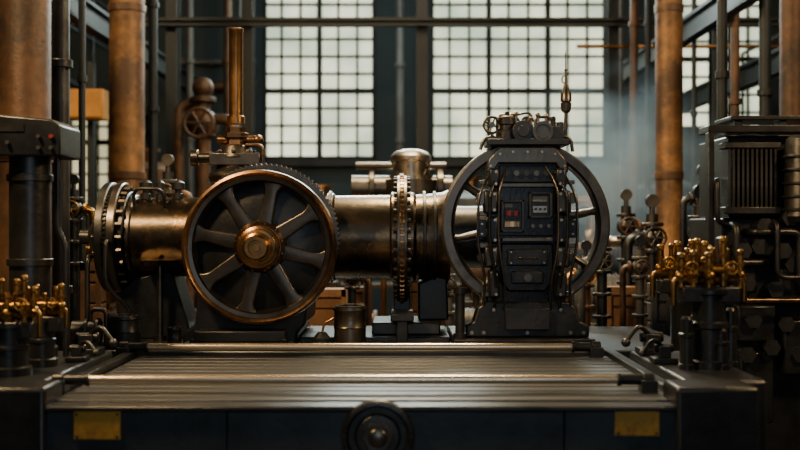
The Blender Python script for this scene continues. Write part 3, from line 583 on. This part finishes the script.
# ------------------------------------------------------------------ background machinery
def pump(px,y,zb,s,m,m2,label,name="pump_set"):
    x=X(px,y)
    t=thing(name,label,"pump",(x,y,0))
    b=B(); b.bx(x-.45*s,x+.45*s,y-.25*s,y+.25*s,0,zb); b.bx(x-.4*s,x+.4*s,y-.2*s,y+.2*s,zb,zb+.06*s); put(b,"plinth",DARK,t,bevel=.01)
    z=zb+.28*s
    b=B(); b.lathe([(0,0),(0,.12*s),(.03,.17*s),(.36*s,.17*s),(.38*s,.14*s),(.42*s,.1*s),(.42*s,0)],(x-.38*s,y,z),(1,0,0),32)
    for k in range(6): b.ring((x+(-.33+.055*k)*s,y,z),(1,0,0),.185*s,.16*s,.012*s)
    b.bx(x-.3*s,x-.05*s,y-.12*s,y+.12*s,zb+.05*s,z-.1*s); put(b,"motor",m,t)
    b=B(); b.cyl((x+.02*s,y,z),(x+.14*s,y,z),.05*s); b.lathe([(0,0),(0,.16*s),(.04*s,.19*s),(.14*s,.19*s),(.18*s,.15*s),(.2*s,.08*s),(.26*s,.08*s),(.26*s,.11*s),(.29*s,.11*s),(.29*s,0)],(x+.12*s,y,z),(1,0,0),32)
    b.cyl((x+.2*s,y,zb+.05*s),(x+.2*s,y,z),.08*s); b.lathe([(0,0),(0,.07*s),(.2*s,.07*s),(.2*s,.11*s),(.24*s,.11*s),(.24*s,0)],(x+.2*s,y,z+.1*s),(0,0,1),24); put(b,"casing",m2,t)
    b=B(); b.pipe([(x+.2*s,y,z+.3*s),(x+.2*s,y,z+.45*s),(x-.1*s,y,z+.45*s),(x-.1*s,y+.27*s,z+.45*s),(x-.1*s,y+.27*s,0.01)],.045*s,.1*s); put(b,"pipe",m2,t)
    return t
pump(190,8.5,.9,.85,GREY,COPPER,"grey motor pump with copper casing behind the engine")
pump(335,8.7,.62,.8,ORANGE,BROWN,"orange-painted motor pump behind the engine")
pump(622,8.4,.82,.9,GREY,STEEL,"grey motor pump with steel casing behind the generator")
pump(505,9.6,.9,1.0,BROWN,GREY,"brown motor pump near the window wall")
pump(88,7.9,.95,.65,BROWN,BRASS,"brown motor pump with brass casing near the side wall")
pump(728,8.0,.95,.65,GREY,BROWN,"grey motor pump with brown casing near the far pillar")
pump(572,10.6,1.1,1.0,BROWN,COPPER,"brown motor pump with copper casing under the window")
pump(292,10.1,1.1,.95,DARK,BROWN,"dark motor pump with brown casing under the window")
pump(486,8.1,.72,.6,GREY,GUN,"grey small motor pump behind the coupling")
def valve_tree(px,d,top,s,m,m2,label,seed):
    rnd=random.Random(seed); x=X(px,d); t=thing("valve_tree",label,"valve",(x,d,0)); z1=Z(top,d)
    b=B(); b.cyl((x,d,0),(x,d,.03),.10*s); b.cyl((x,d,0),(x,d,z1),.045*s,n=20)
    for k in range(4): b.ring((x,d,z1-(.08+.2*k)*s),(0,0,1),.085*s,.04*s,.03*s,n=24)
    b.sphere((x,d,z1-.18*s),.085*s); put(b,"riser",m,t)
    sg=rnd.choice((-1,1)); zz=z1-.18*s
    b=B(); b.pipe([(x,d,zz),(x+sg*.18*s,d,zz),(x+sg*.18*s,d,zz-.35*s),(x+sg*.18*s,d+.02,.01)],.034*s,.07*s); b.ring((x+sg*.11*s,d,zz),(1,0,0),.065*s,.03*s,.03*s,n=24); put(b,"branch_pipe",m2,t)
    b=B(); c=V((x,d-.13*s,zz)); b.torus(c,(0,1,0),.075*s,.010*s,28,8); b.cyl(c,c+V((0,.13*s,0)),.014*s)
    for k in range(3):
        a=k*math.pi/3; w=V((math.cos(a),0,math.sin(a)))*.075*s; b.cyl(c-w,c+w,.006*s,n=6)
    put(b,"hand_wheel",m2,t)
    b=B(); b.cyl((x,d,z1),(x,d,z1+.06*s),.02*s); b.cyl((x,d-.03*s,z1+.10*s),(x,d+.02*s,z1+.10*s),.05*s); put(b,"pressure_gauge",GUN,t)
for a in ((602,6.9,240,.7,DARK,GREY,"dark valve riser with hand wheel behind the generator",1),(640,6.95,250,.6,GREY,BROWN,"grey valve riser with brown branch pipe beside the crates",2),
          (652,7.6,214,.9,GUN,DARK,"gunmetal valve riser with gauge near the rusty pillar",3),(700,6.9,206,.9,DARK,GUN,"dark tall valve riser beside the finned machine",5),
          (586,7.4,256,.7,BROWN,COPPER,"brown valve riser with copper branch near the crates",4),(702,7.45,180,.7,GREY,DARK,"grey tall valve riser behind the brass manifold",8),
          (122,6.98,214,.7,BROWN,DARK,"brown valve riser beside the end flange",6),(74,7.2,190,.7,DARK,BRASS,"dark valve riser with brass wheel near the side wall",7),
          (168,7.4,172,.8,DARK,BROWN,"dark valve riser standing behind the oil cups",9),(368,7.6,214,.6,GUN,COPPER,"gunmetal valve riser behind the coupling flange",11),
          (626,7.9,206,.8,DARK,BROWN,"dark valve riser with gauge behind the brown crate",12),(352,7.2,262,.6,DARK,BROWN,"dark valve riser with brown branch under the barrel",13),
          (448,7.2,268,.6,GREY,DARK,"grey valve riser behind the coupling saddle",15)):
    valve_tree(*a)
td2=8.0; x=X(411,td2); t=thing("domed_tank","pale bronze domed tank on a dark cross pipe","tank",(x,td2,0))
b=B(); b.lathe([(0,0),(0,.2),(.05,.2),(.08,.13),(Z(196,td2),.13),(Z(194,td2),.2),(Z(180,td2),.2),(Z(178,td2),.0)],(x,td2,0),(0,0,1),32); b.cyl((X(352,td2),td2,Z(188,td2)),(X(452,td2),td2,Z(188,td2)),.09); b.ring((X(372,td2),td2,Z(188,td2)),(1,0,0),.13,.08,.04); b.ring((X(440,td2),td2,Z(188,td2)),(1,0,0),.14,.08,.05)
b.cyl((X(356,td2),td2,Z(166,td2)),(X(446,td2),td2,Z(166,td2)),.03); put(b,"base_pipe",GUN,t)
b=B(); b.lathe([(0,0),(0,.16),(.03,.16),(.03,.13),(.13,.13),(.14,.145),(.17,.145),(.2,.12),(.22,.06),(.225,0)],(x,td2,Z(180,td2)),(0,0,1),36); put(b,"dome",STEEL,t)
pdp=10.2; x=X(203,pdp); t=thing("pipe_manifold","rusty pipe manifold with flanges and wheel by the teal wall","pipes",(x,pdp,0))
b=B(); b.cyl((x,pdp,0),(x,pdp,Z(88,pdp)),.07)
for q in (100,118,134,156): b.ring((x,pdp,Z(q,pdp)),(0,0,1),.12,.06,.05)
b.sphere((x,pdp,Z(88,pdp)),.10); b.sphere((x,pdp,Z(125,pdp)),.15); put(b,"riser",BROWN,t)
put(B().pipe([(x,pdp,Z(120,pdp)),(x+.30,pdp-.1,Z(120,pdp)),(x+.30,pdp-.1,Z(200,pdp)),(x+.30,pdp-.1,0.01)],.05,.12),"bent_pipe",BROWN,t); put(B().pipe([(x,pdp,Z(104,pdp)),(x-.22,pdp,Z(104,pdp)),(x-.22,pdp,0.01)],.045,.12),"bent_pipe",BROWN,t)
b=B(); c=V((x,pdp-.22,Z(125,pdp))); b.torus(c,(0,1,0),.13,.018,32,8); b.cyl(c,c+V((0,.25,0)),.025)
for k in range(3):
    a=k*math.pi/3; w=V((math.cos(a),0,math.sin(a)))*.13; b.cyl(c-w,c+w,.012,n=6)
put(b,"hand_wheel",BROWN,t)
od=10.0
t=thing("orange_cabinet","cabinet on a dark post, warm light put into its orange colour","cabinet",(X(86,od),od,0))  # the orange stands in for warm light falling on this box
b=B(); b.bx(X(84,od),X(90,od),od+.1,od+.2,0,Z(60,od)); put(b,"post",BEAM,t)
b=B(); b.bx(X(66,od),X(106,od),od-.1,od+.1,Z(120,od),Z(90,od)); cb=put(b,"body",ORANGE,t,bevel=.01)
put(B().bx(X(68,od),X(85,od),od-.115,od-.1,Z(118,od),Z(92,od)),"door",ORANGE,cb,bevel=.003); put(B().bx(X(87,od),X(104,od),od-.115,od-.1,Z(118,od),Z(92,od)),"door",ORANGE,cb,bevel=.003)
def crate(px,py0,w,d,label,m=WOOD):
    x=X(px,d); w=S(w,d)/2; z1=Z(py0,d); t=thing("crate",label,"crate",(x,d,0))
    n=max(3,int(z1/.12)); b=B()
    b.bx(x-w+.01,x+w-.01,d-w+.02,d+w-.02,0.01,z1-.01)
    for k in range(n):
        a=z1*k/n; b.bx(x-w,x+w,d-w,d+w,a+.006,a+z1/n-.006)
    put(b,"planks",m,t,bevel=.004)
    for sx in (-1,1): put(B().bx(x+sx*w-.03*(sx>0),x+sx*w+.03*(sx<0),d-w-.02,d-w,0,z1),"batten",m,t)
    put(B().bx(x-w,x+w,d-w-.02,d-w,z1-.05,z1),"batten",m,t)
crate(620,286,34,7.4,"brown wooden crate behind the generator")
crate(326,288,42,7.5,"orange-brown wooden crate behind the engine")
crate(659,282,20,7.0,"grey slatted locker box beside the crates",GREY)
crate(94,262,20,6.8,"dark brown tall crate near the side wall",BROWN)
crate(424,272,36,7.4,"dark tall wooden crate by the domed tank",BROWN)
t=thing("workbench","long dark steel workbench along the hall","workbench",(0,11.6,0))
b=B(); b.bx(-1.3,2.4,11.3,11.9,.95,1.0); put(b,"top",GUN,t,bevel=.005)
for x in (-1.25,.5,2.32):
    for y in (11.35,11.82): put(B().bx(x,x+.06,y,y+.06,0,.95),"leg",BLACK,t)
def tank(px,d,r,h,m,label):
    x=X(px,d); t=thing("storage_tank",label,"tank",(x,d,0))
    b=B(); b.lathe([(0,0),(0,r*.9),(.1,r*.9),(.12,r),(h-.25*r,r),(h-.1*r,r*.85),(h,r*.4),(h,0)],(x,d,0),(0,0,1),40)
    put(b,"shell",m,t)
    for k in (.3,.6,.85): put(B().ring((x,d,h*k),(0,0,1),r*1.04,r*.97,.05),"band",DARK,t)
    b=B(); b.cyl((x,d,h-.02),(x,d,h+.12),r*.2); b.cyl((x,d,h+.12),(x,d,h+.15),r*.32); put(b,"cap",COPPER,t)
tank(470,12.6,.42,2.0,GREY,"grey round storage tank under the window")
tank(320,12.5,.5,1.9,BROWN,"brown round storage tank under the window")
tank(575,12.6,.35,1.7,DARK,"dark round storage tank under the window")
tank(150,12.4,.36,2.3,BROWN,"brown tall storage tank against the teal wall")
tank(24,9.4,.33,2.2,BROWN,"brown tall tank near the side wall")
tank(667,12.6,.36,2.1,DARK,"dark tall tank against the teal wall")
tank(745,11.6,.36,2.3,GREY,"grey tall tank near the far wall")

# ------------------------------------------------------------------ smoke
def smoke(px,py,d,sc3,dens,label,ns):
    hm=bpy.data.materials.new("bluish_smoke"); hm.use_nodes=True; nt=hm.node_tree; nt.nodes.remove(nt.nodes["Principled BSDF"])
    vs=nt.nodes.new("ShaderNodeVolumeScatter"); vs.inputs["Color"].default_value=(.58,.82,1,1); vs.inputs["Anisotropy"].default_value=.2
    tc=nt.nodes.new("ShaderNodeTexCoord"); no=nt.nodes.new("ShaderNodeTexNoise"); no.inputs["Scale"].default_value=ns; no.inputs["Detail"].default_value=3
    ln=nt.nodes.new("ShaderNodeVectorMath"); ln.operation='LENGTH'; sc=nt.nodes.new("ShaderNodeVectorMath"); sc.operation='MULTIPLY'; sc.inputs[1].default_value=[1/k for k in sc3]
    mr=nt.nodes.new("ShaderNodeMapRange"); mr.inputs["From Min"].default_value=1; mr.inputs["From Max"].default_value=.1; mr.inputs["To Max"].default_value=1
    mr2=nt.nodes.new("ShaderNodeMapRange"); mr2.inputs["From Min"].default_value=.35; mr2.inputs["From Max"].default_value=.7; mr2.inputs["To Max"].default_value=dens
    mu=nt.nodes.new("ShaderNodeMath"); mu.operation='MULTIPLY'
    L=nt.links; L.new(tc.outputs["Object"],sc.inputs[0]); L.new(sc.outputs[0],ln.inputs[0]); L.new(ln.outputs["Value"],mr.inputs["Value"]); L.new(tc.outputs["Object"],no.inputs["Vector"]); L.new(no.outputs["Fac"],mr2.inputs["Value"]); L.new(mr.outputs[0],mu.inputs[0]); L.new(mr2.outputs[0],mu.inputs[1]); L.new(mu.outputs[0],vs.inputs["Density"]); L.new(vs.outputs[0],nt.nodes["Material Output"].inputs["Volume"])
    b=B(); b.sphere((X(px,d),d,Z(py,d)),1.0,sc3,24,16)
    smk=put(b,"smoke",hm,label=label,cat="smoke",kind="stuff")
    for v in smk.data.vertices: v.co.z-=sc3[2]
    smk.location.z+=sc3[2]
smoke(622,165,9.7,(.95,.5,.95),3.0,"bluish smoke drifting above the machines",2.0)

# ------------------------------------------------------------------ lights
def area(n,loc,tgt,size,pw,col,sy=None):
    l=bpy.data.lights.new(n,'AREA'); l.energy=pw; l.color=col; l.size=size
    if sy: l.shape='RECTANGLE'; l.size_y=sy
    o=bpy.data.objects.new(n,l); o.location=loc; o.rotation_euler=(V(tgt)-V(loc)).to_track_quat('-Z','Y').to_euler(); COL.objects.link(o)
area("warm_key_lamp",(-2.4,3.4,4.2),(-.3,6,1.4),.4,175,(1,.66,.32))
area("warm_side_lamp",(3.2,3.6,3.6),(.8,5.5,1.2),.4,72,(1,.66,.33))
area("window_daylight",(.3,12.6,5.0),(.0,6,1.2),3.0,380,(.86,1,.96),1.0)
area("top_lamp",(.2,7.1,4.6),(0,5.9,1.3),.7,205,(1,.75,.42))
area("pillar_lamp",(-3.0,6.9,4.8),(-2.3,9,2.2),.5,95,(1,.74,.42))
area("far_pillar_lamp",(3.3,6.9,4.8),(2.4,9,2.0),.5,75,(1,.76,.48))
area("mid_hall_lamp",(0,8.2,4.9),(0,9.5,.8),2.0,100,(1,.76,.48))
area("wall_wash_fill",(0,11.8,5.3),(0,14,2.6),3.0,65,(.62,.92,1))  # unseen cool light added to lift the back wall's teal
area("low_fill",(0,.6,3.2),(0,5,1.0),3.0,12,(.72,.87,1))
area("bed_front_fill",(.3,-.6,1.9),(0,4,.9),1.2,15,(.80,.90,1))  # added cool fill for the bed's front face, no fixture there
w=bpy.data.worlds.new("world"); bpy.context.scene.world=w; w.use_nodes=True
nt=w.node_tree; nt.nodes["Background"].inputs[0].default_value=(.30,.42,.5,1); nt.nodes["Background"].inputs[1].default_value=.07
# ------------------------------------------------------------------ camera
c=bpy.data.cameras.new("camera"); c.lens=50; c.sensor_width=36; c.dof.use_dof=True; c.dof.focus_distance=5.6; c.dof.aperture_fstop=1.5; c.clip_end=100
co=bpy.data.objects.new("camera",c); co.location=(0,0,H); co.rotation_euler=(math.pi/2,0,0); COL.objects.link(co); bpy.context.scene.camera=co
